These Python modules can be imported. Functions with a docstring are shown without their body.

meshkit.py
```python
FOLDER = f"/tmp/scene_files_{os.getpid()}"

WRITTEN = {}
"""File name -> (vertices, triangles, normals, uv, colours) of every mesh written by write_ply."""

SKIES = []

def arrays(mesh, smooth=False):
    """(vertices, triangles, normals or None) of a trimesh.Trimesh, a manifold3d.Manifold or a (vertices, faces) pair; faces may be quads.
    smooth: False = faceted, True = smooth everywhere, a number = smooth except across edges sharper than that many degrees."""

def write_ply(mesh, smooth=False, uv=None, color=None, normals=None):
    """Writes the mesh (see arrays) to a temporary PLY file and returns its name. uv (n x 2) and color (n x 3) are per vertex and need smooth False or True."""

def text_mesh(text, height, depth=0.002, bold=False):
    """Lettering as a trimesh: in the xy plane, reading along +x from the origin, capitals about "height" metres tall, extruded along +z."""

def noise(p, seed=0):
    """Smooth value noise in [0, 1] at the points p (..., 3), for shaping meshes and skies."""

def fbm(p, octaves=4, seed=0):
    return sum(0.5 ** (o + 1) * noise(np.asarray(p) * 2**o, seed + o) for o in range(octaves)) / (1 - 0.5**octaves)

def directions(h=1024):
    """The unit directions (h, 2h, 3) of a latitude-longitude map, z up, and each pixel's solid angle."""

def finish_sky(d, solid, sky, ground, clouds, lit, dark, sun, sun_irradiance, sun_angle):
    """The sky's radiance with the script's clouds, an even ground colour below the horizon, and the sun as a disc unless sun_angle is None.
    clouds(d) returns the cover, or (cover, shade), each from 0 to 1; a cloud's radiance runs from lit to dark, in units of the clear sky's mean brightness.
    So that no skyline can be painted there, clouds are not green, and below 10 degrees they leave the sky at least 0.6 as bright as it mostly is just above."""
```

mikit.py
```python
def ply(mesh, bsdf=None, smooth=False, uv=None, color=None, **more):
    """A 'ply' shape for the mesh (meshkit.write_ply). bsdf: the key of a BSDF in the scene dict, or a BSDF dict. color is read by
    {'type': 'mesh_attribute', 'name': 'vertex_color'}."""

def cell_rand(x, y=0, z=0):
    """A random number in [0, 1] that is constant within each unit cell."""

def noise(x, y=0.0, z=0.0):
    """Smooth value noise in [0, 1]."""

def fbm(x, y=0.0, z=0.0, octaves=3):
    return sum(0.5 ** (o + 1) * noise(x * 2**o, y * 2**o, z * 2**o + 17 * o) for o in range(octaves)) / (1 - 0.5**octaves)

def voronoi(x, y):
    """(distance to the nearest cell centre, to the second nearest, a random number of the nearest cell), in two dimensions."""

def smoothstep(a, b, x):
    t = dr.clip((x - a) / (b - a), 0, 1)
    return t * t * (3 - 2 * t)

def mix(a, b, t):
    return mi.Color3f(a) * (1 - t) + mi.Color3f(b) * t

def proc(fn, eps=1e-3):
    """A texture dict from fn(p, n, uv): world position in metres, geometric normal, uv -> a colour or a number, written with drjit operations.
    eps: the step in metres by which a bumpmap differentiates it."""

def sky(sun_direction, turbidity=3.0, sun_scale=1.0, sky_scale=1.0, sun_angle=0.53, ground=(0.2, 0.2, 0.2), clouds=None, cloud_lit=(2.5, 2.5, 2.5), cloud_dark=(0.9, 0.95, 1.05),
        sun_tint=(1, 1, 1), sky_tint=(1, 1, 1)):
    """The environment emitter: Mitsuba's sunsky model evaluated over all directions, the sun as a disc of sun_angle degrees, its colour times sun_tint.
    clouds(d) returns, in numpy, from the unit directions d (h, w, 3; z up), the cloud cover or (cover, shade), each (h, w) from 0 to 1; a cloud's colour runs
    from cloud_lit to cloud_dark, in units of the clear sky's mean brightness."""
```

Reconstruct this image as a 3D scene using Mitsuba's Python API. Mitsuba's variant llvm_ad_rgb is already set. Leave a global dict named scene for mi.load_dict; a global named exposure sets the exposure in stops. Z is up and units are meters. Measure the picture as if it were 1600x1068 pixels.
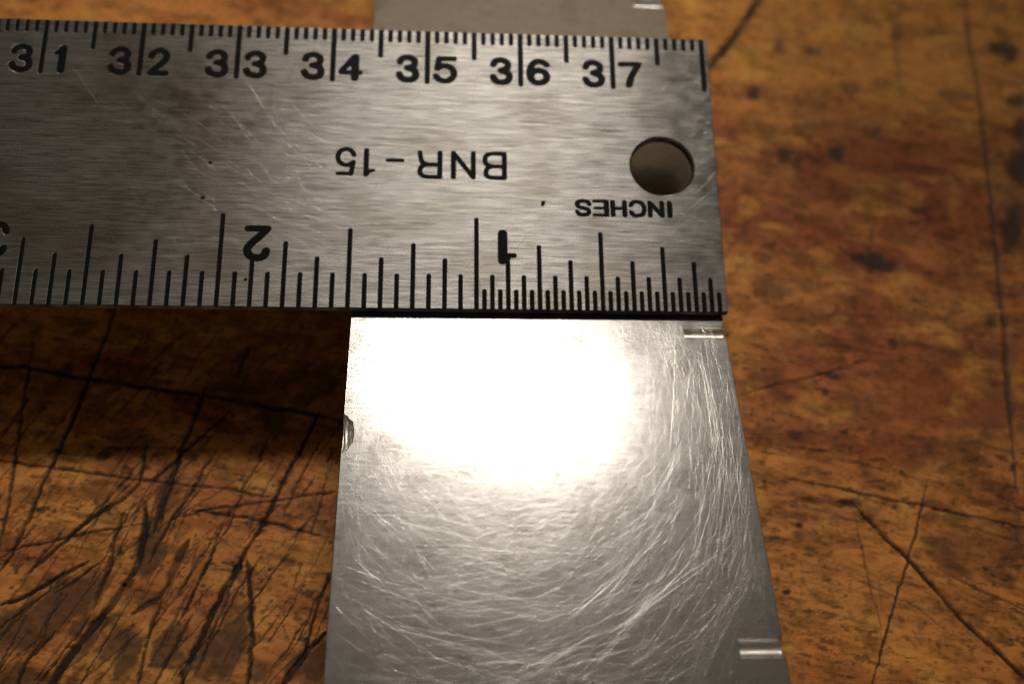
import math
import numpy as np
import trimesh
import manifold3d as m3
import drjit as dr
import mitsuba as mi
import mikit
from mikit import proc, noise, fbm, smoothstep, mix
import meshkit

MM = 0.001
T = mi.ScalarTransform4f
scene, labels = {}, {}

# ------------------------------------------------------------------ camera, lamp, ambient, exposure
EYE = np.array([-28.519, -57.793, 93.602]) * MM
FWD = np.array([0.0684636, 0.565458, -0.8219306])
UP = np.array([-0.0090738, 0.8241826, 0.5662515])
exposure = 0.0
scene['camera'] = {
    'type': 'thinlens', 'fov': 55.116, 'fov_axis': 'x', 'near_clip': 0.005, 'far_clip': 5.0,
    'aperture_radius': 0.9 * MM, 'focus_distance': 91 * MM,
    'to_world': T().look_at(origin=EYE.tolist(), target=(EYE + FWD).tolist(), up=UP.tolist())}
# the dim room round the bench
scene['room_light'] = {'type': 'constant', 'radiance': {'type': 'rgb', 'value': [0.125, 0.100, 0.078]}}
LAMP_A, LAMP_B = np.array([-48.0, 161.0, 263.0]) * MM, np.array([26.0, 140.0, 268.5]) * MM    # ends of the tube of the work lamp
LAMP_R = 10 * MM
LAMP_L = 132.0                                      # radiance of the frosted tube
GLOW_POS = np.array([.081, 1.168, .849])  # centre of the added, unseen glowing globe
AIM = np.array([-26.0, 0.0, 10.0]) * MM

BENCH_TOP = 0.0
BAR_H = 14.3
TILT = math.radians(17.3836)
R_O = np.array([0, 0, BAR_H + math.cos(TILT)])       # top face, lower right corner of the rule (mm)
R_X, R_Y, R_Z = np.array([1.0, 0, 0]), np.array([0, math.cos(TILT), math.sin(TILT)]), np.array([0, -math.sin(TILT), math.cos(TILT)])


def to_bench(v):                                    # rule coordinates (mm) -> world (m)
    v = np.asarray(v, float)
    return (R_O + v[:, :1] * R_X + v[:, 1:2] * R_Y + v[:, 2:3] * R_Z) * MM


def numbered(key):
    if key not in scene and key not in labels:
        return key
    n = 1
    while f'{key}_{n:03d}' in scene:
        n += 1
    return f'{key}_{n:03d}'


def arr(man):
    m = man.to_mesh()
    return np.array(m.vert_properties[:, :3], float), np.array(m.tri_verts, int)

CUTS = [  # width mm, strength, points (mm on the bench)
  (0.75,1,[(-80.12,3.30),(-77.29,2.90),(-74.49,2.59),(-68.78,1.55),(-60.98,0.12),(-55.35,-0.75),(-49.01,-1.93),(-41.99,-3.27),(-37.79,-4.22)]),
  (0.42,0.9,[(-76.91,-8.63),(-72.95,-9.07),(-65.64,-10.17),(-60.34,-10.91),(-54.40,-11.64),(-49.78,-12.23),(-46.45,-12.96)]),
  (0.3,0.5,[(-78.79,8.78),(-72.17,7.53),(-66.99,6.27),(-60.39,4.77),(-53.83,3.28)]),
  (0.5,0.85,[(-74.59,5.92),(-74.23,2.93),(-73.71,-1.19),(-73.09,-5.90),(-72.72,-10.02),(-72.24,-13.97),(-72.01,-17.07),(-71.90,-19.40)]),
  (0.6,1,[(-66.48,10.94),(-66.63,7.33),(-67.37,1.32),(-68.03,-3.55),(-68.74,-7.79),(-69.42,-11.84),(-69.84,-15.37),(-70.55,-18.75),(-71.26,-20.71)]),
  (0.4,0.5,[(-68.65,5.81),(-70.08,2.80),(-71.04,-0.52)]),
  (0.5,0.7,[(-73.24,-1.18),(-74.22,-3.97),(-74.94,-6.29)]),
  (0.7,0.9,[(-50.60,5.74),(-51.51,1.61)]),
  (0.75,0.9,[(-54.65,0.16),(-55.29,-3.49),(-56.03,-7.39),(-56.61,-10.76),(-57.12,-14.71),(-57.39,-16.79)]),
  (0.9,1,[(-58.63,-14.00),(-58.39,-16.10),(-58.28,-18.15),(-58.41,-20.48),(-59.19,-22.23)]),
  (1.1,1,[(-59.19,-22.23),(-59.99,-24.31),(-61.57,-26.76),(-62.87,-28.85),(-63.97,-31.62),(-64.31,-32.58)]),
  (0.45,0.9,[(-51.34,-2.51),(-53.39,-4.91),(-55.64,-7.77),(-57.58,-10.02),(-58.66,-11.27)]),
  (0.5,0.9,[(-59.80,-6.63),(-59.79,-9.65),(-59.89,-11.64),(-61.18,-13.29),(-63.92,-15.39),(-65.89,-17.77),(-67.80,-20.09),(-68.78,-21.06)]),
  (0.42,0.9,[(-52.74,-8.15),(-53.88,-10.76),(-54.79,-13.30),(-56.10,-16.25),(-56.85,-18.16),(-57.31,-20.16)]),
  (0.3,0.8,[(-46.96,-5.04),(-48.12,-9.65),(-49.17,-11.86),(-49.93,-16.13),(-50.92,-18.19)]),
  (0.45,0.95,[(-50.92,-18.19),(-51.79,-20.85),(-52.68,-23.11),(-53.25,-25.32)]),
  (0.6,1,[(-42.04,-2.63),(-43.69,-7.37),(-45.29,-11.50),(-46.74,-16.15),(-47.77,-18.21),(-48.61,-20.55)]),
  (0.7,1,[(-48.05,-18.54),(-48.72,-20.68),(-49.94,-23.14),(-50.54,-25.34),(-51.59,-28.39),(-52.31,-31.33),(-52.42,-32.47)]),
  (0.55,1,[(-47.94,-19.42),(-47.47,-21.87),(-46.88,-24.75),(-46.46,-27.85),(-46.29,-30.24),(-46.40,-32.28)]),
  (0.35,0.9,[(-71.76,-18.74),(-68.27,-18.10),(-63.63,-16.77),(-60.61,-16.30),(-58.64,-16.10)]),
  (0.4,0.95,[(-53.97,-14.51),(-50.72,-14.94),(-47.44,-15.59),(-43.51,-16.51),(-40.77,-17.14)]),
  (0.35,0.85,[(-55.73,-15.42),(-52.07,-14.37),(-47.66,-13.67),(-43.19,-12.96),(-39.63,-12.39)]),
  (0.5,1,[(-63.19,-19.79),(-65.16,-21.08),(-66.97,-22.36),(-68.50,-23.42),(-70.37,-24.21)]),
  (0.4,0.95,[(-62.05,-19.99),(-63.84,-21.61),(-65.63,-23.00)]),
  (0.6,0.8,[(-60.85,-15.05),(-61.01,-17.46),(-61.11,-19.47),(-61.15,-21.44),(-61.67,-23.35),(-61.54,-24.61)]),
  (1.1,0.8,[(-53.99,-17.70),(-54.49,-19.31),(-54.93,-21.16),(-55.12,-22.26)]),
  (0.7,0.8,[(-55.12,-22.26),(-55.66,-23.41),(-57.00,-24.34),(-58.02,-25.27)]),
  (0.5,0.95,[(-39.83,-21.27),(-40.37,-23.86),(-40.83,-25.76),(-41.26,-27.91),(-41.46,-29.00)]),
  (0.8,1,[(-39.63,-27.19),(-41.18,-28.82),(-42.22,-30.41),(-43.21,-32.32)]),
  (0.45,0.8,[(-55.55,-24.04),(-55.97,-26.83),(-56.12,-28.34),(-56.15,-30.11),(-56.31,-32.13)]),
  (0.5,0.9,[(-64.79,-26.73),(-65.87,-28.34),(-66.70,-29.68),(-67.05,-31.69)]),
  (0.4,0.8,[(-52.35,-25.33),(-53.41,-28.07),(-53.93,-29.55),(-54.76,-32.15)]),
  (0.3,0.6,[(-44.44,-26.03),(-46.01,-28.16),(-46.79,-29.05)]),
  (0.35,0.6,[(-49.48,-26.59),(-50.66,-28.70),(-51.44,-31.34)]),
  (1.5,1,[(22.83,76.20),(18.12,68.73),(14.81,63.23),(11.58,58.25),(8.80,54.31)]),
  (0.95,0.65,[(55.01,77.97),(51.41,62.68),(49.33,51.09),(46.95,40.47),(44.40,29.56),(41.73,18.56),(39.31,8.58),(37.30,1.24),(35.30,-6.41),(33.78,-12.72)]),
  (0.42,0.9,[(8.51,-11.02),(13.26,-11.94),(16.62,-12.70),(22.60,-14.21),(28.57,-15.57),(33.77,-16.98)]),
  (0.65,1,[(14.98,-13.67),(16.51,-16.04),(18.55,-18.92),(19.30,-19.97),(20.53,-21.71),(22.12,-24.43),(23.66,-27.07),(26.04,-29.97),(28.78,-33.38)]),
  (0.35,0.9,[(24.34,-11.02),(22.60,-14.21),(21.00,-17.50),(19.73,-19.63),(18.93,-21.36),(17.72,-23.39),(15.88,-26.67),(14.11,-29.82),(12.38,-33.44)]),
  (0.25,0.5,[(15.04,-14.93),(14.87,-18.54),(14.88,-21.33),(14.81,-24.36),(14.85,-27.62)]),
  (0.4,0.7,[(4.97,-0.45),(9.34,1.04),(14.09,2.12),(18.21,3.49),(21.74,4.69)]),
  (0.35,0.4,[(9.09,8.04),(17.33,6.47),(24.75,4.90),(32.14,3.43)]),
  (0.5,0.7,[(10.71,-7.11),(13.83,-7.74)]),
  (0.8,0.5,[(9.78,-13.44),(14.89,-14.04)]),
  (0.4,0.6,[(22.36,-21.25),(26.68,-23.80),(30.72,-25.84)]),
  (0.4,0.35,[(6.27,19.77),(8.38,22.65),(11.64,27.07)]),
  (0.5,0.8,[(21.38,21.75),(22.94,20.51),(24.56,19.60)]),
  (0.5,0.5,[(27.25,25.77),(26.10,22.48),(25.24,20.34)]),
  (0.35,0.5,[(20.14,11.21),(23.89,10.87)]),
  (0.5,0.5,[(9.89,43.05),(13.29,41.64),(17.08,40.14)]),
  (0.6,0.5,[(40.53,67.51),(39.45,60.65),(37.41,50.63)]),
  (0.5,0.5,[(29.19,-6.42),(33.39,-7.22),(36.79,-8.19)]),
  (0.4,0.5,[(24.89,-16.07),(28.77,-17.18),(32.50,-18.64)]),
  (0.35,0.5,[(13.63,-22.34),(18.36,-24.73),(21.50,-27.69)]),
]
# centre, two half axes (mm), strength
SPOTS = [
  (-64.11,-8.16,0.9,0.54,0.33,-0.54,0.8), (-43.8,-20.11,1,-0.19,-0.03,-0.46,0.6), (-45.6,-20.83,0.19,-0,0.02,-0.2,1), (-41.19,-21.46,0.62,-0,0.03,-0.33,0.5), (25.62,19.51,2.58,-0.89,-0.67,-1.46,1), (11.45,14.49,2.45,-1.53,-0.87,-1.56,0.6325),
  (21.22,60.56,1.04,0.56,0.12,-2.17,0.69), (26.03,60.05,2.23,-0.2,-0.34,-1.28,0.805), (15.5,50.19,1.23,0.05,-0.27,-1.57,0.92), (17.51,37.69,1.04,0.03,-0.31,-1.59,0.92), (19.09,36.65,0.91,0.03,-0.21,-1.05,0.69), (25.11,38.78,1.32,0.04,-0.36,-1.61,0.9775),
  (22.66,36.63,1.57,0.05,-0.23,-1.05,0.46), (56.7,61.72,2.08,-1.24,-1.3,-2.28,1), (55.08,50.21,1.72,0.06,-0.54,-1.6,0.92), (53.55,44.54,1.68,0.06,-1.02,-3.03,0.92), (50.94,36.25,2.7,0.08,-1.54,-4.55,1), (45.76,25.08,1.51,-0.33,-1.62,-3.46,1),
  (47.6,28.5,1.56,0.04,-0.77,-2.31,0.69), (24.93,6.83,0.69,0.01,-0.21,-0.8,0.805), (16.32,2.23,0.89,-0.29,-0.23,-0.51,0.75), (15.16,0.04,0.45,0,-0.11,-0.52,0.9), (6.01,-23.56,0.44,-0.08,-0.12,-0.33,1), (10.62,-22.39,0.4,-0,-0.04,-0.2,0.9),
  (29.93,-8.83,1.85,-0.18,-0.34,-0.87,0.55), (32.1,-12.34,1.42,-0.84,-0.63,-0.83,0.4), (8.7,-16.37,0.36,-0.15,-0.15,-0.27,0.8), (19.92,4.22,0.39,0,-0.11,-0.45,0.5), (38.15,10,0.94,0.01,-0.27,-0.84,0.69), (39.94,10.51,0.83,0.01,-0.28,-0.84,0.575),
  (40.74,65.21,1.19,0.06,-0.7,-2.66,0.575), (13.45,-4.43,0.37,0,-0.07,-0.33,0.6), (7.58,-6.47,0.36,0,-0.07,-0.4,0.5), (16.36,-5.23,0.37,0,-0.08,-0.33,0.8), (8.84,-16.37,0.34,-0,-0.04,-0.22,0.7), (31.92,43.16,0.81,0.03,-0.37,-1.49,0.575),
  (45.97,51.23,2.73,-0.24,-0.5,-1.4,0.5175), (30.21,51.72,1.68,0.07,-0.37,-1.6,0.5175), (36.38,53.35,1.42,0.06,-0.31,-1.22,0.345), (-57.27,7.44,0.75,0.38,0.18,-0.42,0.5), (-53.93,6.59,0.57,0.01,0.07,-0.53,0.6), (-49.88,8.88,0.73,0.01,0.06,-0.54,0.5),
  (-59.09,-19.48,0.37,-0,0.06,-0.33,0.5), (-60.29,-18.94,0.43,-0,0.06,-0.33,0.8), (-45.75,-25.08,0.3,-0,0.03,-0.25,0.6), (-42.35,-25.74,0.46,0.12,0.08,-0.24,0.5), (-46.31,-22.85,0.37,-0,0.03,-0.26,0.5), (10.47,-6.47,1.81,0,-0.16,-0.8,0.4),
  (14.95,-13.82,1.54,-0,-0.14,-0.59,0.7), (22.18,-18.22,0.9,-0.65,-0.52,-0.61,0.5), (23.54,-20.7,2.12,-1.18,-0.47,-0.62,0.5), (28.58,-22.12,1.69,-0.72,-0.7,-1.02,0.45),
]
STAINS = [
  (-66.09,-24.88,4.59,2.49,2.23,-3.33,1), (-67.48,-31.11,5.12,-0.07,0.35,-1.42,1), (-58.34,-28.31,2.28,2.31,2.73,-2.74,0.9), (-54.24,-28.36,1.85,2.78,2.54,-1.94,0.8), (-49.23,-28.42,2.86,2.72,2.61,-2.75,0.75), (-41.05,-30.31,1.91,1.7,1.45,-1.59,0.8),
  (-45.67,-31.13,2.34,-0.03,0.17,-1.45,0.7), (-57.47,-18.15,1.39,-0.39,-0.26,-3.51,0.8), (-56.95,-11.86,1.29,-0.5,-0.64,-4,0.6), (-55.96,-14.01,4.52,-0.44,0.14,-1.75,0.4), (-69.23,0.47,8.18,0.06,1.04,-4.81,0.35), (-47.21,0.63,8.43,0.06,0.75,-7.24,0.45),
  (25.26,-7.24,8.35,-1.33,-0.96,-2.36,0.35), (27.62,-18.61,5.8,-1.14,-1.99,-4.11,0.35), (36.13,1.23,4.68,0.03,-5.24,-16.21,0.35), (18.37,-2.32,4.5,0.02,-0.79,-3.32,0.25), (48.78,32,5.48,0.14,-5.53,-16.5,0.3), (21.43,46.03,5.63,0.2,-1.04,-5.16,0.2),
  (23.29,-26.09,3.76,-2.62,-2.46,-2.76,0.25),
]
REDDISH = [
  (22.24,1.13,17.87,-1.7,-4.03,-12.27,0.85), (10.84,-6.47,8.51,-0.82,-1.1,-3.92,0.5), (26.41,27.98,27.08,-4.48,-4.77,-13.7,0.8), (34.96,18.44,17.05,0.31,-4.51,-15.47,0.6), (19.92,18.17,13.87,-2.94,-2.15,-5.94,0.5), (30.18,-3.11,14.23,-2.27,-2.74,-6.45,0.6),
  (10.7,36.88,7.14,0.22,-1.15,-7.06,0.5), (29.7,-16.45,8.47,-1.68,-2.73,-5.57,0.7), (-62.8,-1.12,17.95,-2.82,0.42,-6.22,0.5), (-50.81,-23.45,1.95,1.27,2.98,-4.34,0.3),
]

# ------------------------------------------------------------------ workbench top
def grid_lines(lo, hi, fine, grow_to):
    """fine lines between lo and hi, then growing steps out to grow_to on both sides"""
    inner, out = list(fine), []
    s, x = 0.4, inner[-1]
    while x < grow_to[1]:
        x += s
        s *= 1.35
        out.append(min(x, grow_to[1]))
    s, x, low = 0.4, inner[0], []
    while x > grow_to[0]:
        x -= s
        s *= 1.35
        low.append(max(x, grow_to[0]))
    return np.array(low[::-1] + inner + out)


def bench_heights():
    xs = np.concatenate([np.arange(-96, -36, 0.15), np.arange(-36, -2.5, 0.9), np.arange(-2.5, 67, 0.15)])
    ys, y = [], -37.0
    while y < 78:
        ys.append(y)
        y += 0.13 + 0.15 * (y + 37) / 115
    X1, Y1 = grid_lines(-96, 67, xs, (-420, 380)), grid_lines(-37, 78, ys, (-330, 420))
    X, Y = np.meshgrid(X1, Y1)
    g = math.radians(-11.5)                         # direction of the grain
    A, B = X * math.cos(g) + Y * math.sin(g), -X * math.sin(g) + Y * math.cos(g)
    N = lambda x, y, seed=0, o=3: meshkit.fbm(np.stack([x, y, np.zeros_like(x)], -1), o, seed)
    ss = lambda a, b, v: (lambda t: t * t * (3 - 2 * t))(np.clip((v - a) / (b - a), 0, 1))
    wx, wy = X + 3 * (N(X / 9, Y / 9, 31) - .5), Y + 3 * (N(X / 9, Y / 9, 32) - .5)
    z = np.zeros_like(X)
    # wood tone: amber to red brown in bands along the grain
    amber, brown, dark, honey = np.array([.350, .142, .036]), np.array([.180, .055, .020]), np.array([.045, .022, .011]), np.array([.40, .20, .042])
    t = .55 * N(A / 40, B / 5.5, 1, 3) + .45 * N(A / 7, B / 3.2, 2, 4)
    t = ss(.36, .66, t)
    red = np.zeros_like(X)
    for cx, cy, ax, ay, bx, by, s in REDDISH:
        det = ax * by - ay * bx
        u, v = ((wx - cx) * by - (wy - cy) * bx) / det, ((wy - cy) * ax - (wx - cx) * ay) / det
        red = np.maximum(red, s * (1 - ss(.6, 1.15, np.hypot(u, v) + .5 * (N(A / 6, B / 3, 5) - .5))))
    far = ss(-.8, .8, B - (55.3 - .04 * (A - 22)) + 1.5 * (N(A / 12, B / 4, 8) - .5)) * (X > -8)        # paler strip beyond a grain line
    t = np.clip(.05 + t * .62 + .80 * red - .55 * far, 0, 1)[..., None]
    col = amber * (1 - t) + brown * t
    h = ss(.56, .75, N(A / 5, B / 3.4, 7, 4))[..., None] * .45
    col = col * (1 - h) + honey * h
    col *= (1 - .34 * ss(0, 30, X) * ss(10, 40, Y))[..., None]          # the top gets darker towards its far right
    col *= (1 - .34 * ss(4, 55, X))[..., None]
    hue = (N(A / 4.5, B / 2.6, 71, 4) - .5) * 1.5
    col *= np.stack([1 + .08 * hue, 1 - .07 * hue, 1 - .18 * hue], -1)
    col *= 1 + far[..., None] * np.array([.06, .12, .06])
    # fine figure: blotches, short pores along the grain
    blot = ss(.47, .66, N(A / 2.4, B / 1.1, 11, 4)) * (.35 + .75 * N(X / 14, Y / 14, 12))
    col *= (1 - .50 * blot)[..., None]
    fine = ss(.56, .70, N(A / .8, B / .38, 16, 3))
    col *= (1 - .30 * fine)[..., None]
    fibre = ss(.52, .66, N(A / 1.7, B / .22, 17, 3)) * ss(.3, .6, N(X / 8, Y / 8, 18))
    col *= (1 - .30 * fibre * (1 - .2 * ss(-2, 10, X)))[..., None]
    grit = ss(.60, .72, N(X / .42, Y / .34, 19, 2)) * ss(.40, .62, N(X / 6, Y / 5, 20))
    col *= (1 - .38 * grit * (1 - .25 * ss(-2, 10, X)))[..., None]
    pore = ss(.73, .80, N(A / 1.1, B / .30, 13, 2)) * ss(.35, .6, N(X / 11, Y / 11, 14))
    dash = ss(.66, .74, N(A / 1.6, B / .45, 73, 3)) * ss(.42, .6, N(X / 9, Y / 7, 74)) * ss(-4, 4, X)
    col *= (1 - .55 * dash)[..., None]
    col *= (1 - .65 * pore)[..., None]
    z -= .05 * pore + .05 * blot
    fleck = ss(.775, .83, N(X / .75, Y / .75, 15, 2)) * (1 - .3 * ss(-2, 10, X))
    col = col * (1 - .75 * fleck[..., None]) + dark * .5 * .75 * fleck[..., None]
    # old dark weathering
    st = np.zeros_like(X)
    h = math.radians(60)                            # dirt runs along the dominant direction of the cuts
    P, Q = X * math.cos(h) + Y * math.sin(h), -X * math.sin(h) + Y * math.cos(h)
    rag = 1.5 * (N(P / 5, Q / 1.4, 25, 4) - .5) + .9 * (N(X / 1.1, Y / 1.1, 26, 3) - .5)
    for cx, cy, ax, ay, bx, by, s in STAINS:
        det = ax * by - ay * bx
        u, v = ((X - cx) * by - (Y - cy) * bx) / det, ((Y - cy) * ax - (X - cx) * ay) / det
        st = np.maximum(st, s * (1 - ss(.15, 1.35, np.hypot(u, v) + rag)))
    st = np.clip(st * (.55 + 1.3 * N(P / 3.2, Q / .9, 21, 4)), 0, 1)
    st = np.maximum(st, .30 * ss(.58, .78, N(A / 15, B / 6, 22, 5) + .25 * rag))
    k = ss(.10, .75, st)[..., None]
    col = col * (1 - .86 * k) + dark * (.7 + .9 * N(A / .9, B / .5, 23, 3))[..., None] * .86 * k
    z -= .10 * k[..., 0] * N(A / 1.2, B / .7, 24, 3)
    for cx, cy, ax, ay, bx, by, s in SPOTS:
        r = math.hypot(ax, ay) + math.hypot(bx, by)
        i = np.s_[np.searchsorted(Y1, cy - 2 * r):np.searchsorted(Y1, cy + 2 * r), np.searchsorted(X1, cx - 2 * r):np.searchsorted(X1, cx + 2 * r)]
        det = ax * by - ay * bx
        dx, dy = X[i] - cx, Y[i] - cy
        q = np.hypot((dx * by - dy * bx) / det, (dy * ax - dx * ay) / det) + .9 * (N(X[i] / 1.1, Y[i] / 1.1, 41) - .5)
        m = (s * (1 - ss(.55, 1.25, q)))[..., None]
        col[i] = col[i] * (1 - .93 * m) + np.array([.016, .010, .008]) * .93 * m
        z[i] -= .15 * m[..., 0]
    rng = np.random.default_rng(5)
    cuts = list(CUTS)
    for _ in range(150):                            # faint knife nicks all over the top
        x, y, a, L = rng.uniform(-95, 66), rng.uniform(-36, 76), math.radians(rng.choice([62, 70, 48, -12, -10, 8, 120])) + rng.normal(0, .15), rng.uniform(1.5, 11)
        if rng.random() < .35 and x > 0:
            continue
        cuts.append((rng.uniform(.12, .26), rng.uniform(.2, .65), [(x, y), (x + .5 * L * math.cos(a) + rng.normal(0, .25), y + .5 * L * math.sin(a)), (x + L * math.cos(a), y + L * math.sin(a))]))
    for _ in range(200):                            # the tangle of knife cuts at the near left
        x, y, a, L = rng.uniform(-90, -34), rng.uniform(-36, 12) if rng.random() < .5 else rng.uniform(-36, -12), math.radians(rng.choice([66, 58, 72, 48])) + rng.normal(0, .10), rng.uniform(2, 13)
        x2, y2 = x + L * math.cos(a), y + L * math.sin(a)
        cuts.append((rng.uniform(.12, .30), rng.uniform(.35, .95), [(x, y), ((x + x2) / 2 + rng.normal(0, .2), (y + y2) / 2), (x2, y2)]))
    for w, s, pts in cuts:
        w = w * .78 + .03
        p = np.array(pts, float)
        total = sum(np.hypot(*(p[j + 1] - p[j])) for j in range(len(p) - 1))
        lo, hi = p.min(0) - 2, p.max(0) + 2
        i = np.s_[np.searchsorted(Y1, lo[1]):np.searchsorted(Y1, hi[1]), np.searchsorted(X1, lo[0]):np.searchsorted(X1, hi[0])]
        xx, yy = X[i], Y[i]
        if xx.size == 0:
            continue
        xx, yy = xx + .40 * (N(xx / 1.6, yy / 1.6, 51) - .5) + .22 * (N(xx / .42, yy / .42, 56) - .5), yy + .40 * (N(xx / 1.6, yy / 1.6, 52) - .5) + .22 * (N(xx / .42, yy / .42, 57) - .5)
        d, along, at = np.full(xx.shape, 9.0), np.zeros(xx.shape), 0.0
        for a, b in zip(p[:-1], p[1:]):
            e = b - a
            n = max(np.hypot(*e), 1e-6)
            q = np.clip(((xx - a[0]) * e[0] + (yy - a[1]) * e[1]) / n ** 2, 0, 1)
            dd = np.hypot(xx - a[0] - q * e[0], yy - a[1] - q * e[1])
            along = np.where(dd < d, at + q * n, along)
            d = np.minimum(d, dd)
            at += n
        half = w / 2 * (.55 + .9 * N(xx / .9, yy / .9, 53)) * (.45 + .55 * np.minimum(1, np.minimum(along, total - along) / (.12 * total + .3)))
        c = s * (1 - ss(.55, 1.08, d / half))
        c = c * (.72 + .28 * ss(.25, .5, N(xx / 1.7, yy / 1.7, 54)))
        halo = .38 * s * (1 - ss(.5, 2.6, d / half)) * N(xx / .8, yy / .8, 55)
        col[i] *= (1 - halo)[..., None]
        col[i] = col[i] * (1 - .96 * c)[..., None] + np.array([.011, .0085, .008]) * .96 * c[..., None]
        lip = s * np.exp(-((d / half - 1.7) / .55) ** 2) * ss(.45, .7, N(xx / .7, yy / .7, 58))
        z[i] += -np.minimum(.28, .45 * w) * c + .05 * lip
        col[i] *= (1 + .35 * lip)[..., None]
    z += .10 * (N(A / 22, B / 6, 61) - .5) + .035 * (N(A / 1.3, B / .5, 62) - .5)
    v = np.stack([X, Y, z], -1).reshape(-1, 3)
    ny, nx = X.shape
    k = np.arange(ny * nx).reshape(ny, nx)
    a, b, c, d = k[:-1, :-1], k[:-1, 1:], k[1:, 1:], k[1:, :-1]
    f = np.concatenate([np.stack([a, b, c], -1).reshape(-1, 3), np.stack([a, c, d], -1).reshape(-1, 3)])
    ring = np.concatenate([k[0, :-1], k[:-1, -1], k[-1, :0:-1], k[:0:-1, 0]])
    low = v[ring] * [1, 1, 0] + [0, 0, -45]
    j = len(v) + np.arange(len(ring))
    r2, j2 = np.roll(ring, -1), np.roll(j, -1)
    f = np.concatenate([f, np.stack([ring, j, j2], -1), np.stack([ring, j2, r2], -1)])
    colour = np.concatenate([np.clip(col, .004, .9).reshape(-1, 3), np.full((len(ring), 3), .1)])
    return np.concatenate([v, low]) * MM, f, colour


scene['bench_wood'] = {
    'type': 'principled', 'base_color': {'type': 'mesh_attribute', 'name': 'vertex_color'},
    'roughness': 0.55, 'specular': 0.06}
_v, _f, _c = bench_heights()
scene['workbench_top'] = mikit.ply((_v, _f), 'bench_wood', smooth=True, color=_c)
labels['workbench_top'] = {'label': 'worn amber brown wooden workbench top scored with dark knife cuts and cracks', 'kind': 'structure'}

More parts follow.
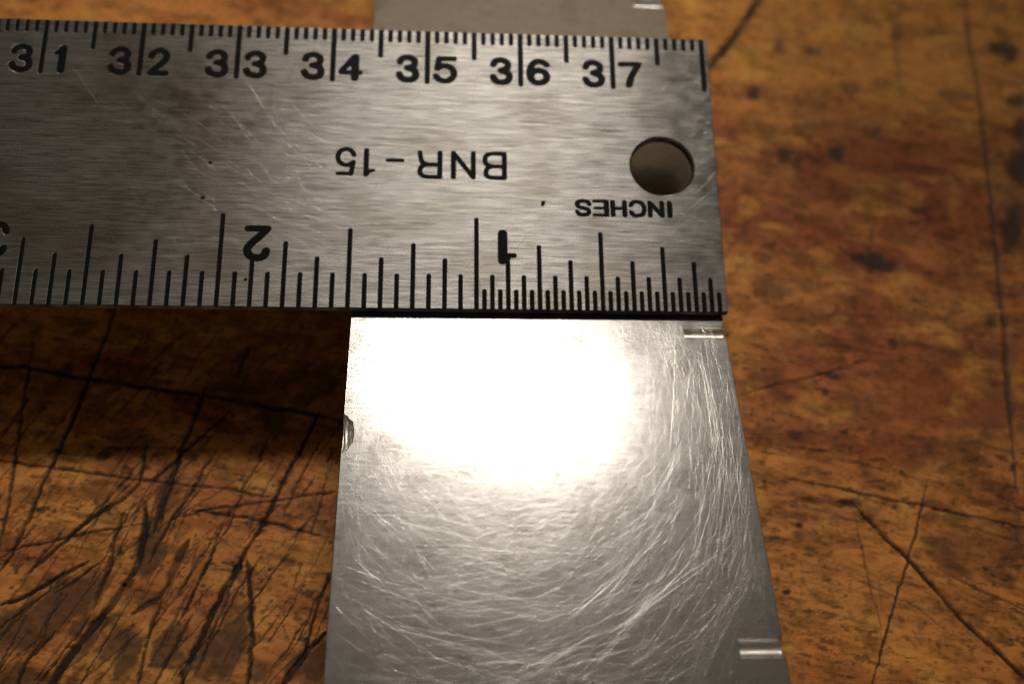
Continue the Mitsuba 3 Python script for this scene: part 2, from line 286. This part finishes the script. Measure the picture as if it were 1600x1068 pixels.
# ------------------------------------------------------------------ metal surfaces
# uv of the flat metal: u = across the brushing (y, metres), v = along it (x, metres)
def rule_colour(p, n, uv):
    x, y = uv.x * 1000, uv.y * 1000
    streak = .5 * fbm(x * .45, y * 8, 3.0, 3) + .5 * noise(x * .7, y * 11, 5.0)
    wide = fbm(x * .12, y * 4.5, 9.0, 2)
    cloud = fbm(x * .16, y * .22, 5.0, 4)
    tarnish = smoothstep(.50, .74, cloud) * .20
    smudge = dr.exp(-(dr.square((x + 56) / 9) + dr.square((y - 21) / 8))) * (.3 + .9 * fbm(x * .9, y * .9, 1.0, 3)) * .62
    smudge = smudge + dr.exp(-(dr.square((x + 55) / 11) + dr.square((y - 9) / 6))) * (.2 + .9 * fbm(x * .8, y * .8, 2.0, 3)) * .42
    scuff = smoothstep(-9.5, -2, x + 5 * (fbm(x * .4, y * .4, 7.0, 2) - .5)) * .55 * (.35 + 1.1 * fbm(x * .7, y * .9, 4.0, 3))
    v = .25 * (.36 + 1.28 * streak) * (.86 + .28 * wide) * (1 - tarnish) * (1 - dr.minimum(smudge, .75)) * (1 - dr.minimum(scuff, .6))
    return mix(mi.Color3f(1.0, .965, .94), mi.Color3f(1.02, .89, .70), dr.minimum(1.5 * (tarnish + smudge), 1)) * v


def rule_bump(p, n, uv):
    x, y = uv.x * 1000, uv.y * 1000
    return fbm(x * .7, y * 13, 21.0, 3) * .9 + fbm(x * .8, y * 2.6, 23.0, 2) * .35


def rule_rough(p, n, uv):
    x, y = uv.x * 1000, uv.y * 1000
    return .62 + .2 * (fbm(x * .5, y * 9, 31.0, 2) - .5) + .10 * (fbm(x * .2, y * .2, 33.0, 3) - .5)


scene['brushed_steel'] = {
    'type': 'bumpmap', 'scale': 0.006 * MM, 'bump': proc(rule_bump, eps=2e-5),
    'bsdf': {'type': 'roughconductor', 'material': 'none', 'distribution': 'ggx', 'alpha_u': .165, 'alpha_v': proc(rule_rough), 'specular_reflectance': proc(rule_colour)}}


def bar_colour(p, n, uv):
    x, y = uv.x * 1000, uv.y * 1000
    v = .58 * (.84 + .30 * fbm(x * .5, y * 3.4, 41.0, 3)) * (.82 + .36 * fbm(x * 1.6, y * 5.0, 42.0, 3))
    stain = smoothstep(.60, .74, fbm(x * .32, y * .32, 43.0, 4)) * .25
    pit = smoothstep(.84, .88, noise(x * 2.3, y * 2.3, 44.0)) * .30
    return mix(mi.Color3f(1.0, .97, .97), mi.Color3f(1.0, .9, .76), stain) * v * (1 - stain) * (1 - pit)


def bar_rough(p, n, uv):
    x, y = uv.x * 1000, uv.y * 1000
    return .215 + .05 * (fbm(x * .9, y * 2.4, 45.0, 3) - .5)


def bar_bump(p, n, uv):
    x, y = uv.x * 1000, uv.y * 1000
    return fbm(x * 1.0, y * 4.0, 47.0, 2)


scene['ground_steel'] = {
    'type': 'bumpmap', 'scale': 0.004 * MM, 'bump': proc(bar_bump, eps=2e-5),
    'bsdf': {'type': 'blendbsdf', 'weight': .175,
             'worn': {'type': 'principled', 'metallic': 1.0, 'base_color': {'type': 'rgb', 'value': [.05, .046, .043]}, 'roughness': .55},
             'satin': {'type': 'principled', 'metallic': 1.0, 'base_color': proc(bar_colour), 'roughness': proc(bar_rough)}}}
scene['scratch_steel'] = {'type': 'principled', 'metallic': 1.0, 'base_color': {'type': 'rgb', 'value': [.22, .21, .20]}, 'roughness': .25}
scene['bare_steel'] = {'type': 'principled', 'metallic': 1.0, 'base_color': {'type': 'rgb', 'value': [.45, .43, .41]}, 'roughness': .33}
scene['torn_steel'] = {'type': 'principled', 'metallic': 1.0, 'base_color': {'type': 'rgb', 'value': [.62, .60, .57]}, 'roughness': .58}
scene['black_paint'] = {'type': 'principled', 'base_color': {'type': 'rgb', 'value': [.004, .0045, .0045]}, 'roughness': .5, 'specular': .03}


def scratch_mesh(lines):
    """Raised burrs of fine scratches: (points (n,3) mm, half width, slope) -> one mesh; each is a low rounded ridge along its line."""
    vs, fs, at = [], [], 0
    for p, w, slope, up in lines:
        p = np.asarray(p, float)
        t = np.gradient(p, axis=0)
        t /= np.linalg.norm(t, axis=1, keepdims=True) + 1e-12
        s = np.cross(up, t)
        k = len(p)
        taper = np.minimum(1, np.minimum(np.arange(k), np.arange(k)[::-1]) / (.25 * (k - 1)) + .12)[:, None] if k > 2 else np.ones((k, 1))
        ws = w * taper
        v = np.stack([p - s * ws, p + up * ws * slope, p + s * ws], 1).reshape(-1, 3)
        i = at + 3 * np.arange(k - 1)[:, None]
        fs.append(np.concatenate([i + [0, 4, 1], i + [0, 3, 4], i + [1, 5, 2], i + [1, 4, 5]]))
        vs.append(v)
        at += len(v)
    return np.concatenate(vs), np.concatenate(fs)


# ------------------------------------------------------------------ steel bar lying on the bench
BX0, BX1, BY0, BY1 = -37.8, -0.35, -95.0, 165.0


def box_hull(x0, x1, y0, y1, z0, z1, c):
    P = []
    for z, e in ((z0, c), (z0 + c, 0), (z1 - c, 0), (z1, c)):
        P += [(x, y, z) for x in (x0 + e, x1 - e) for y in (y0 + e, y1 - e)]
    return m3.Manifold.hull_points(np.array(P, float))


SLOTS = ((-1.90, -4.60, .82, BAR_H + .10), (-33.45, -4.15, .92, BAR_H + .06), (50.7, -4.3, .86, BAR_H + .05))


def slot(y, x_in, r, zc):
    """round bottomed slot from the right hand edge"""
    c = m3.Manifold.cylinder(10, r, r, 64).rotate([0, 90, 0]).translate([x_in, y, zc])
    return c


def slot_skin(y, x_in, r, zc):
    """the smooth drilled wall of a slot, just inside the cut"""
    a0 = math.asin((zc - BAR_H) / r) + .01
    th = np.linspace(math.pi + a0, 2 * math.pi - a0, 40)
    xs = np.concatenate([np.full(5, x_in + .006), np.linspace(x_in + .02, BX1 - .02, 19)])
    prof = np.concatenate([np.linspace(.02, .97 * r, 5), np.full(19, r)])
    X, Th = np.meshgrid(xs, th, indexing='ij')
    rr = prof[:, None] - .004 + .010 * (meshkit.noise(np.stack([X * 5, Th * 7, X * 0], -1), 5) - .5)
    v = np.stack([X, y + rr * np.cos(Th), np.minimum(zc + rr * np.sin(Th), BAR_H + .0015)], -1).reshape(-1, 3)
    k = np.arange(v.shape[0]).reshape(24, 40)
    a, b, c, d = k[:-1, :-1], k[:-1, 1:], k[1:, 1:], k[1:, :-1]
    return v, np.concatenate([np.stack([a, c, b], -1).reshape(-1, 3), np.stack([a, d, c], -1).reshape(-1, 3)])


def nick_tool():
    s = trimesh.creation.icosphere(subdivisions=5)
    v = s.vertices * [1.6, 2.2, 1.3]
    groove = .035 * np.sin(v[:, 0] * 15 + 1.2 * np.sin(v[:, 1])) + .10 * (meshkit.noise(v * [6, .7, 3], 3) - .5) + .08 * (meshkit.noise(v * [3, 4, 3], 9) - .5)
    v = v + s.vertex_normals * groove[:, None] + [BX0 - .45, -13.55, BAR_H + .25]
    return np.ascontiguousarray(v, np.float32), np.ascontiguousarray(s.faces, np.uint32)


nick_v, nick_f = nick_tool()


def build_bar():
    bar = box_hull(BX0, BX1, BY0, BY1, 0.02, BAR_H, .06)
    for q in SLOTS:
        bar = bar - slot(*q)
    return bar - m3.Manifold(m3.Mesh(nick_v, nick_f))


bv, bf = arr(build_bar())
scene['steel_bar__body'] = mikit.ply((bv * MM, bf), 'ground_steel', uv=bv[:, [0, 1]] * MM)
labels['steel_bar'] = {'label': 'scratched bright steel bar with a nicked left edge lying under the rule on the wood', 'category': 'steel bar'}
for q, where in zip(SLOTS, ('beside the rule', 'at the near end', 'at the far end')):
    key = numbered('steel_bar__slot')
    v, f = slot_skin(*q)
    scene[key] = mikit.ply((v * MM, f), 'bare_steel', smooth=True)
    labels[key] = {'label': 'round bottomed slot in the right edge of the bar ' + where}
cen = nick_v[nick_f].mean(1)
keep = (cen[:, 2] < BAR_H - .01) & (cen[:, 0] > BX0 + .01)
used = np.unique(nick_f[keep])
renum = np.full(len(nick_v), -1)
renum[used] = np.arange(len(used))
nv = nick_v[used] + (np.array([BX0 - .45, -13.55, BAR_H + .25]) - nick_v[used]) * .006
scene['steel_bar__nick'] = mikit.ply((nv * MM, renum[nick_f[keep]][:, ::-1]), 'torn_steel', smooth=35)
labels['steel_bar__nick'] = {'label': 'rough torn nick in the left edge of the bar'}

rng = np.random.default_rng(11)
UPZ = np.array([0, 0, 1.0])


def wander(x, y, a, L, bend, k, z):
    t = np.linspace(0, 1, k)
    ang = a + bend * (t - .5)
    st = np.stack([np.cos(ang), np.sin(ang)], -1) * L / (k - 1)
    p = np.concatenate([[[0, 0]], np.cumsum(st[:-1], 0)]) + [x, y]
    return np.column_stack([p, np.full(k, z)])


def inside(p, y0=-44, y1=60):
    return p[(p[:, 0] > BX0 + .15) & (p[:, 0] < BX1 - .15) & (p[:, 1] > y0) & (p[:, 1] < y1)]


def bar_scratches(n, length, width, slope, k=3, bend=.2, angles=None):
    out = []
    while len(out) < n:
        x, y = rng.uniform(BX0, BX1), rng.uniform(-42, 3)
        a = rng.uniform(0, math.pi) if angles is None else rng.choice(angles) + rng.normal(0, .25)
        p = inside(wander(x, y, a, rng.uniform(*length), rng.normal(0, bend), k, BAR_H + .001))
        if len(p) < 2 or any(np.any((abs(p[:, 1] - sy) < 1.1) & (p[:, 0] > sx)) for sy, sx in [(q[0], q[1] - 1) for q in SLOTS]) or np.any((p[:, 0] < BX0 + 1.3) & (abs(p[:, 1] + 13.5) < 2.4)):
            continue
        out.append((p, rng.uniform(*width), slope * rng.uniform(.5, 1.3), UPZ))
    return out


LINES = bar_scratches(2600, (4, 20), (.0032, .006), .28, 2, 0)
LINES += bar_scratches(420, (8, 34), (.0055, .0095), .30, 4, .04)
LINES += bar_scratches(45, (9, 30), (.009, .014), .32, 6, .10)
upright = []                                        # close upright grinding marks down the right side
for _ in range(380):
    x, y, L = BX1 - .3 - abs(rng.normal(0, 5.5)), rng.uniform(-30, 0), rng.uniform(1.5, 7)
    p = inside(wander(x, y, math.pi / 2 + .35 * (y + 14) / 16 + rng.normal(0, .09), L, 0, 2, BAR_H + .001), -44, 2)
    if len(p) > 1 and not any(np.any((abs(p[:, 1] - q[0]) < 1.1) & (p[:, 0] > q[1] - 1)) for q in SLOTS):
        upright.append((p, rng.uniform(.0028, .005), .26, UPZ))
LINES += upright
bundles = []
for p, w, slope, up in bar_scratches(110, (6, 20), (.005, .009), .30, 5, .08):      # bundles of near parallel scratches
    for _ in range(rng.integers(2, 6)):
        q = inside(p + np.append(rng.normal(0, .35, 2), 0) + np.outer(np.linspace(-1, 1, len(p)), np.append(rng.normal(0, .18, 2), 0)))
        if len(q) > 1 and not any(np.any((abs(q[:, 1] - sy) < 1.1) & (q[:, 0] > sx - 1)) for sy, sx, _, _ in SLOTS) and not np.any((q[:, 0] < BX0 + 1.3) & (abs(q[:, 1] + 13.5) < 2.4)):
            bundles.append((q, w * rng.uniform(.5, 1.2), slope, up))
LINES += bundles
sv, sf = scratch_mesh(LINES)
scene['steel_bar__scratches'] = mikit.ply((sv * MM, sf), 'scratch_steel', smooth=True)
labels['steel_bar__scratches'] = {'label': 'fine bright scratches over the top face of the bar', 'kind': 'stuff'}

# ------------------------------------------------------------------ steel rule
W, LENGTH, THICK = 31.75, 381.0, 1.0


def pill(p, q, r0, r1, z0, z1):
    """hull of two discs at z0 (radius r0) and two at z1 (radius r1); r may be a pair for a stroke that widens"""
    a = np.linspace(0, 2 * math.pi, 20, endpoint=False)
    ring = np.stack([np.cos(a), np.sin(a)], -1)
    P = []
    for z, r in ((z0, r0), (z1, r1)):
        for c, rr in ((p, r[0]), (q, r[1])):
            P.append(np.column_stack([np.asarray(c) + ring * rr, np.full(len(a), z)]))
    return m3.Manifold.hull_points(np.concatenate(P))


DEEP, FILL, SLOPE = -.16, -.045, .055


def stroke_solids(strokes):
    """strokes: [(points mm, radius mm)] -> (cutter, paint)"""
    cut, fill = [], []
    for pts, r in strokes:
        rs = r if isinstance(r, (list, tuple)) else [r] * len(pts)
        for j in range(len(pts) - 1):
            p, q, rr = pts[j], pts[j + 1], np.array([rs[j], rs[j + 1]])
            cut.append(pill(p, q, rr, rr + SLOPE, FILL, .001) + pill(p, q, rr, rr, DEEP, FILL + .0005))
            fill.append(pill(p, q, rr - .002, rr - .002, DEEP, FILL))
    add = lambda l: m3.Manifold.batch_boolean(l, m3.OpType.Add)
    return add(cut), add(fill)


def spline(pts, n=6):
    p = np.array(pts, float)
    p = np.concatenate([[2 * p[0] - p[1]], p, [2 * p[-1] - p[-2]]])
    out = []
    for i in range(1, len(p) - 2):
        for t in np.linspace(0, 1, n, endpoint=False):
            a, b, c, d = p[i - 1:i + 3]
            out.append(.5 * (2 * b + (c - a) * t + (2 * a - 5 * b + 4 * c - d) * t ** 2 + (3 * b - a - 3 * c + d) * t ** 3))
    return out + [p[-2]]


def ellipse(cx, cy, rx, ry, n=22):
    a = np.linspace(0, 2 * math.pi, n + 1)
    return list(np.stack([cx + rx * np.cos(a), cy + ry * np.sin(a)], -1))


# glyphs as engraver's strokes in a unit box: (smooth?, points, radius mm)
NUM = {
    '1': (1.3, [(0, [(.70, .10), (.70, .90)], .35), (0, [(.17, .73), (.66, .80)], .20), (0, [(.30, .73), (.66, .73)], .20), (0, [(.45, .82), (.60, .92)], .22)]),
    '2': (2.2, [(1, [(.14, .70), (.20, .83), (.40, .91), (.62, .90), (.80, .81), (.84, .67), (.73, .52), (.46, .33), (.20, .13)], .30), (0, [(.13, .085), (.87, .085)], .27)]),
    '3': (2.35, [(1, [(.14, .74), (.21, .85), (.38, .91), (.58, .905), (.76, .83), (.81, .72), (.73, .59), (.48, .525)], .29), (1, [(.48, .525), (.75, .46), (.86, .33), (.82, .18), (.64, .095), (.42, .09), (.22, .15), (.12, .28)], .30)]),
    '4': (2.5, [(0, [(.11, .30), (.88, .30)], .24), (0, [(.68, .10), (.68, .88)], .33), (0, [(.64, .90), (.11, .34)], .25), (0, [(.62, .86), (.44, .62)], .30)]),
    '5': (2.5, [(0, [(.26, .91), (.88, .92)], .24), (0, [(.24, .90), (.17, .56)], .27), (1, [(.17, .55), (.32, .625), (.54, .64), (.76, .57), (.87, .42), (.84, .24), (.66, .105), (.44, .085), (.24, .135), (.11, .25)], .28)]),
    '6': (2.55, [(0, ellipse(.52, .335, .345, .235), .30), (1, [(.14, .36), (.15, .60), (.28, .82), (.48, .91), (.70, .89), (.87, .79)], .28), (0, [(.17, .30), (.20, .60)], .33)]),
    '7': (2.55, [(0, [(.11, .90), (.89, .91)], .25), (1, [(.87, .87), (.66, .60), (.52, .36), (.44, .13)], [.26, .32])]),
}
TXT = {
    'B': (2.5, [(0, [(.1, .07), (.1, .93)], .21), (1, [(.1, .93), (.6, .93), (.82, .87), (.87, .74), (.80, .60), (.6, .53), (.1, .53)], .20), (1, [(.6, .53), (.85, .44), (.91, .29), (.83, .13), (.6, .07), (.1, .07)], .20)]),
    'N': (2.5, [(0, [(.09, .07), (.09, .93)], .20), (0, [(.09, .93), (.91, .07)], .20), (0, [(.91, .07), (.91, .93)], .21)]),
    'R': (2.5, [(0, [(.09, .07), (.09, .93)], .21), (1, [(.09, .93), (.62, .93), (.85, .86), (.91, .72), (.84, .57), (.62, .50), (.09, .50)], .20), (1, [(.58, .50), (.80, .42), (.88, .26), (.92, .07)], .20)]),
    '-': (1.9, [(0, [(.11, .5), (.89, .5)], .17)]),
    '1': (1.23, [(0, [(.74, .07), (.74, .93)], .21), (0, [(.15, .78), (.45, .80), (.70, .93)], .15)]),
    '5': (2.06, [(0, [(.22, .93), (.86, .93)], .18), (0, [(.22, .93), (.13, .53)], .20), (1, [(.13, .51), (.30, .60), (.55, .62), (.80, .53), (.90, .33), (.78, .13), (.52, .065), (.26, .11), (.10, .26)], .20)]),
}
SMALL = {
    'S': (1.7, [(1, [(.86, .72), (.74, .87), (.50, .91), (.24, .86), (.14, .71), (.25, .57), (.5, .51), (.76, .43), (.87, .28), (.75, .13), (.48, .085), (.22, .13), (.11, .28)], .185)]),
    'E': (1.65, [(0, [(.15, .12), (.15, .88)], .23), (0, [(.13, .91), (.92, .91)], .145), (0, [(.14, .5), (.86, .5)], .135), (0, [(.13, .09), (.92, .09)], .145)]),
    'H': (1.7, [(0, [(.14, .12), (.14, .88)], .215), (0, [(.86, .12), (.86, .88)], .215), (0, [(.14, .5), (.86, .5)], .15)]),
    'C': (1.85, [(1, [(.88, .71), (.74, .87), (.50, .91), (.24, .82), (.13, .5), (.24, .18), (.5, .085), (.76, .13), (.89, .30)], .195)]),
    'N': (1.7, [(0, [(.13, .11), (.13, .89)], .20), (0, [(.87, .11), (.87, .89)], .20), (0, [(.16, .86), (.84, .14)], .20)]),
    'I': (.6, [(0, [(.5, .13), (.5, .87)], .23)]),
}
INCH = {
    '1': (1.93, [(0, [(.74, .125), (.74, .875)], .46), (0, [(.15, .745), (.60, .745)], .24), (0, [(.42, .79), (.62, .92)], .22)]),
    '2': (2.68, [(1, [(.15, .72), (.20, .83), (.38, .905), (.62, .90), (.80, .80), (.84, .66), (.70, .50), (.42, .30), (.20, .12)], .38), (0, [(.14, .09), (.86, .09)], .33)]),
    '3': (2.35, [(1, [(.15, .74), (.21, .84), (.38, .90), (.58, .90), (.76, .82), (.81, .71), (.73, .59), (.48, .525)], .34), (1, [(.48, .525), (.75, .46), (.85, .33), (.82, .19), (.64, .10), (.42, .095), (.22, .155), (.13, .28)], .34)]),
}


def glyph(table, ch, cx, cy, h, turned=False):
    bold = 1.14 if table is NUM else .97 if table is INCH else 1.06
    w, strokes = table[ch]
    out = []
    for smooth_, pts, r in strokes:
        r = [x * bold for x in r] if isinstance(r, list) else r * bold
        q = np.array(spline(pts) if smooth_ else pts, float)
        if isinstance(r, list):
            r = list(np.linspace(r[0], r[1], len(q)))
        q = (q - .5) * [w, h]
        out.append(([tuple(x) for x in (-q if turned else q) + [cx, cy]], r))
    return out


marks = []                                          # (key, strokes, label)
for i in range(0, 101):                             # millimetres along the upper edge
    x = -.63 - i
    L, r = (6.5, .235) if i % 10 == 0 else (3.45, .22) if i % 5 == 0 else (1.5, .20)
    marks.append(('graduation_mark', [([(x, W + .5), (x, W - L + r)], r)], None))
for i in range(1, 63):                              # inches along the lower edge: 32nds up to one inch, 16ths beyond
    n = i if i <= 32 else 32 + 2 * (i - 32)
    x = -n * 25.4 / 32
    L = 9.86 if n % 32 == 0 else 8.46 if n % 16 == 0 else 6.94 if n % 8 == 0 else 5.35 if n % 4 == 0 else 3.65 if n % 2 == 0 else 2.10
    r = .185
    marks.append(('graduation_mark', [([(x, -.5), (x, L - r)], r)], None))
for c in range(31, 38):
    x = -.63 - 10 * (38 - c)
    marks.append(('numeral', glyph(NUM, '3', x - 2.08, 27.05, 3.3) + glyph(NUM, str(c)[1], x + (1.75 if c == 31 else 1.9), 27.03, 3.25), f'black engraved number {c} on the upper scale'))
for ch, x, where in (('1', -22.28, '1'), ('2', -47.27, '2'), ('3', -72.46, '3')):
    marks.append(('numeral', glyph(INCH, ch, x, 6.7, 3.8, True), f'upside-down black engraved number {where} on the lower scale'))
for ch, x, y in (('B', -23.49, 15.78), ('N', -26.75, 15.78), ('R', -30.21, 15.75), ('-', -33.8, 16.16), ('1', -36.46, 15.87), ('5', -38.85, 15.92)):
    marks.append(('letter', glyph(TXT, ch, x, y, 3.22, True), None))
for ch, x in (('S', -14.38), ('E', -12.52), ('H', -10.66), ('C', -8.67), ('N', -6.75), ('I', -5.31)):
    marks.append(('letter', glyph(SMALL, ch, x, 11.19, 1.9, True), None))

rule = box_hull(-LENGTH, 0, 0, W, -THICK, 0, .06)
HX, HY, HR = -5.83, 16.16, 3.3
hole = m3.Manifold.cylinder(3, HR, HR, 96).translate([HX, HY, -2]) + m3.Manifold.cylinder(.21, HR - .01, HR + .20, 96).translate([HX, HY, -.20]) + m3.Manifold.cylinder(.13, HR + .11, HR - .02, 96).translate([HX, HY, -THICK - .01])
cutters = [hole]
trim = m3.Manifold.cube([LENGTH + 60, W - .02, 2]).translate([-LENGTH - 30, .01, -1.5])
labels['steel_rule'] = {'label': 'scratched brushed steel rule with engraved black scales resting across the bright bar', 'category': 'ruler'}
PITS = [([(-18.58, 11.40), (-18.50, 11.72)], [.10, .17])] + [([(x, y), (x + .05, y + .05)], [r, r]) for x, y, r in ((-52.55, 15.46, .13), (-53.0, 11.52, .15), (-48.17, 2.79, .12))]
pits = [stroke_solids([q]) for q in PITS]
cutters += [q[0] for q in pits]
paints = []
for kind, strokes, text in marks:
    cut, fill = stroke_solids(strokes)
    cutters.append(cut)
    paints.append((kind, fill ^ trim, text))
for q in pits:
    paints.append(('pit', q[1], None))
rule = rule - m3.Manifold.batch_boolean(cutters, m3.OpType.Add)
rv, rf = arr(rule)
scene['steel_rule__blade'] = mikit.ply((to_bench(rv), rf), 'brushed_steel', uv=rv[:, [0, 1]] * MM)
for kind, fill, text in paints:
    key = numbered('steel_rule__' + kind)
    v, f = arr(fill)
    scene[key] = mikit.ply((to_bench(v), f), 'black_paint')
    if text:
        labels[key] = {'label': text}

# scratches on the rule
rng = np.random.default_rng(23)
ez = UPZ
free = []
BRIGHT = [(-67.67, 26.48, -63.85, 21.17), (-61.58, 24.16, -52.54, 17.06), (-63.38, 22.83, -54.66, 19.35), (-49.9, 25.52, -45.52, 18.49), (-57.06, 13.85, -51.06, 10.08), (-52.33, 14.31, -37.33, 9.3), (-52.17, 12.17, -43.01, 7.79), (-48.26, 10.84, -39.81, 7.36), (-57.02, 6.65, -45.94, 3.97), (-56.61, 5.5, -49.3, 3.11), (-45.86, 2.62, -40.8, 1.21), (-47.63, 10.85, -37.34, 9.65), (-10.15, 3.12, -5.4, 8.1), (-5.2, 8.3, -0.76, 12.91), (-3.97, 18.05, -0.41, 19.66), (-2.23, 13.25, -0.3, 15.52), (-6.68, 6.67, -0.87, 13.27), (-64.63, 5.84, -56.71, 3.27), (-34.77, 9.7, -28.29, 8.55), (-42.96, 6.75, -34.67, 5.86), (-53.27, 2.51, -45.12, 0.62), (-8.77, 4.53, -2.91, 3.23)]
DULL = [(-44.14, 29.99, -45.79, 23.35), (-33.94, 29.94, -37.73, 20.93), (-15.95, 29.76, -16.84, 21.9), (-8.89, 22.89, -8.38, 19.08), (-30.79, 25.34, -37.62, 17.58), (-19.1, 11.44, -29.9, .3), (-17.77, 11.46, -27.0, .3), (-25.0, 28.66, -27.02, 17.85), (-46.59, 25.62, -46.88, 19.56)]


def rule_line(x0, y0, x1, y1, w, slope, bow=.0, k=6):
    t = np.linspace(0, 1, k)
    n = np.array([-(y1 - y0), x1 - x0])
    p = np.stack([x0 + (x1 - x0) * t, y0 + (y1 - y0) * t], -1) + np.outer(np.sin(t * math.pi) * bow, n)
    return (np.column_stack([p, np.full(k, .001)]), w, slope, UPZ)


keep_out = m3.Manifold.batch_boolean(cutters, m3.OpType.Add).project().offset(.03, m3.JoinType.Round)
from shapely.geometry import Polygon, LineString
from shapely import union_all, prepare
blocked = union_all([Polygon(a).buffer(0) for a in keep_out.to_polygons()])
prepare(blocked)
frame = Polygon([(-LENGTH + .2, .15), (-.15, .15), (-.15, W - .15), (-LENGTH + .2, W - .15)])


def clipped(lines):
    out = []
    for p, w, slope, up in lines:
        g = LineString(p[:, :2]).intersection(frame).difference(blocked)
        for piece in getattr(g, 'geoms', [g]):
            if piece.geom_type == 'LineString' and piece.length > .25:
                c = np.array(piece.coords)
                out.append((np.column_stack([c, np.full(len(c), .001)]), w, slope, up))
    return out


lines = [rule_line(*q, rng.uniform(.009, .015), .34, rng.normal(0, .02)) for q in BRIGHT]
for q in BRIGHT[:14]:                               # companions of the long scratches
    d = rng.normal(0, .5, 4)
    lines.append(rule_line(q[0] + d[0], q[1] + d[1], q[2] + d[0] + d[2], q[3] + d[1] + d[3], .006, .3, rng.normal(0, .02)))
for _ in range(900):                                # cloud of short scratches left of the middle
    x, y, a, L = rng.normal(-52, 10), rng.uniform(2, 25), rng.normal(-.5, .35), rng.uniform(1.5, 8)
    lines.append(rule_line(x, y, x + L * math.cos(a), y + L * math.sin(a), rng.uniform(.004, .008), .28, 0, 3))
for _ in range(300):                                # scuffs round the hole and the right hand end
    x, y, a, L = -abs(rng.normal(0, 4.5)), rng.uniform(0, 31), rng.normal(.75, .4), rng.uniform(.8, 3.5)
    lines.append(rule_line(x, y, x + L * math.cos(a), y + L * math.sin(a), rng.uniform(.004, .009), .28, 0, 3))
for _ in range(900):                               # the brushing itself
    x, y, L = rng.uniform(-95, 0), rng.uniform(0, W), rng.uniform(1.0, 7)
    lines.append(rule_line(x, y, x + L, y + rng.normal(0, .02) * L, rng.uniform(.004, .006), .22, 0, 2))
for _ in range(300):
    x, y, a, L = rng.uniform(-95, 0), rng.uniform(0, W), rng.normal(0, .5), rng.uniform(.8, 5)
    lines.append(rule_line(x, y, x + L * math.cos(a), y + L * math.sin(a), rng.uniform(.004, .007), .28, 0, 3))
sv, sf = scratch_mesh(clipped(lines))
scene['steel_rule__scratches'] = mikit.ply((to_bench(sv), sf), 'scratch_steel', smooth=True)
labels['steel_rule__scratches'] = {'label': 'fine bright scratches along the brushed face of the rule', 'kind': 'stuff'}
scene['scored_steel'] = {'type': 'principled', 'metallic': 1.0, 'base_color': {'type': 'rgb', 'value': [.20, .19, .185]}, 'roughness': .5}
sv, sf = scratch_mesh(clipped([rule_line(*q, .016, .15, rng.normal(0, .03)) for q in DULL]))
scene['steel_rule__score_lines'] = mikit.ply((to_bench(sv), sf), 'scored_steel', smooth=True)
labels['steel_rule__score_lines'] = {'label': 'thin dull score lines crossing the rule', 'kind': 'stuff'}

# ------------------------------------------------------------------ lamp beyond the top of the frame
def capsule(a, b, r):
    ax = (b - a) / np.linalg.norm(b - a)
    m = trimesh.creation.capsule(height=np.linalg.norm(b - a), radius=r, count=[24, 24])
    m.apply_transform(trimesh.geometry.align_vectors([0, 0, 1], ax))
    m.apply_translation((a + b) / 2 - m.bounds.mean(0))
    return m


mid = (LAMP_A + LAMP_B) / 2
ex_, away = (LAMP_B - LAMP_A) / np.linalg.norm(LAMP_B - LAMP_A), (mid - AIM) / np.linalg.norm(mid - AIM)
side = np.cross(away, ex_)
trough = []                                         # folded trough reflector above the tube, open towards the bench
for s_, t_ in ((-34, 10), (-28, 16), (-14, 24), (14, 24), (28, 16), (34, 10), (34, 12), (29, 18), (15, 26), (-15, 26), (-29, 18), (-34, 12)):
    trough.append(side * s_ * MM + away * t_ * MM)
trough = np.array(trough)
half = np.linalg.norm(LAMP_B - LAMP_A) / 2 + 22 * MM
tv = np.concatenate([mid + trough - ex_ * half, mid + trough + ex_ * half])
n_ = len(trough)
tf = [(i, (i + 1) % n_, n_ + (i + 1) % n_, n_ + i) for i in range(n_)]
cap = [0, 1, 2, 3, 4, 5]
scene['shade_enamel'] = {'type': 'twosided', 'bsdf': {'type': 'principled', 'base_color': {'type': 'rgb', 'value': [.06, .065, .06]}, 'roughness': .5}}
scene['work_lamp__lamp_shade'] = mikit.ply((tv, np.array(tf)), 'shade_enamel')
scene['work_lamp__tube'] = mikit.ply(capsule(LAMP_A, LAMP_B, LAMP_R), 'black_paint', smooth=True, emitter={'type': 'area', 'sampling_weight': 9.0, 'radiance': {'type': 'rgb', 'value': [LAMP_L, LAMP_L * .915, LAMP_L * .80]}})
labels['work_lamp'] = {'label': 'dark trough shaded tube lamp shining down on the bench from behind the rule', 'category': 'lamp'}
# added emitter, unseen: its reflection warms and lifts the far end of the bar
globe = trimesh.creation.icosphere(subdivisions=4, radius=.30)
globe.apply_translation(GLOW_POS)
scene['added_glow__globe'] = mikit.ply(globe, 'black_paint', smooth=True, emitter={'type': 'area', 'sampling_weight': 0.5, 'radiance': {'type': 'rgb', 'value': [1.15, .78, .43]}})
stem = trimesh.creation.cylinder(radius=.012, height=.5, sections=20)  # unseen holder, added along with the glowing globe
stem.apply_translation(GLOW_POS + [0, 0, .55])
scene['added_glow__stem'] = mikit.ply(stem, 'shade_enamel', smooth=40)
labels['added_glow'] = {'label': 'added unseen glowing globe on a stem, there to be reflected in the far end of the bar', 'category': 'lamp'}
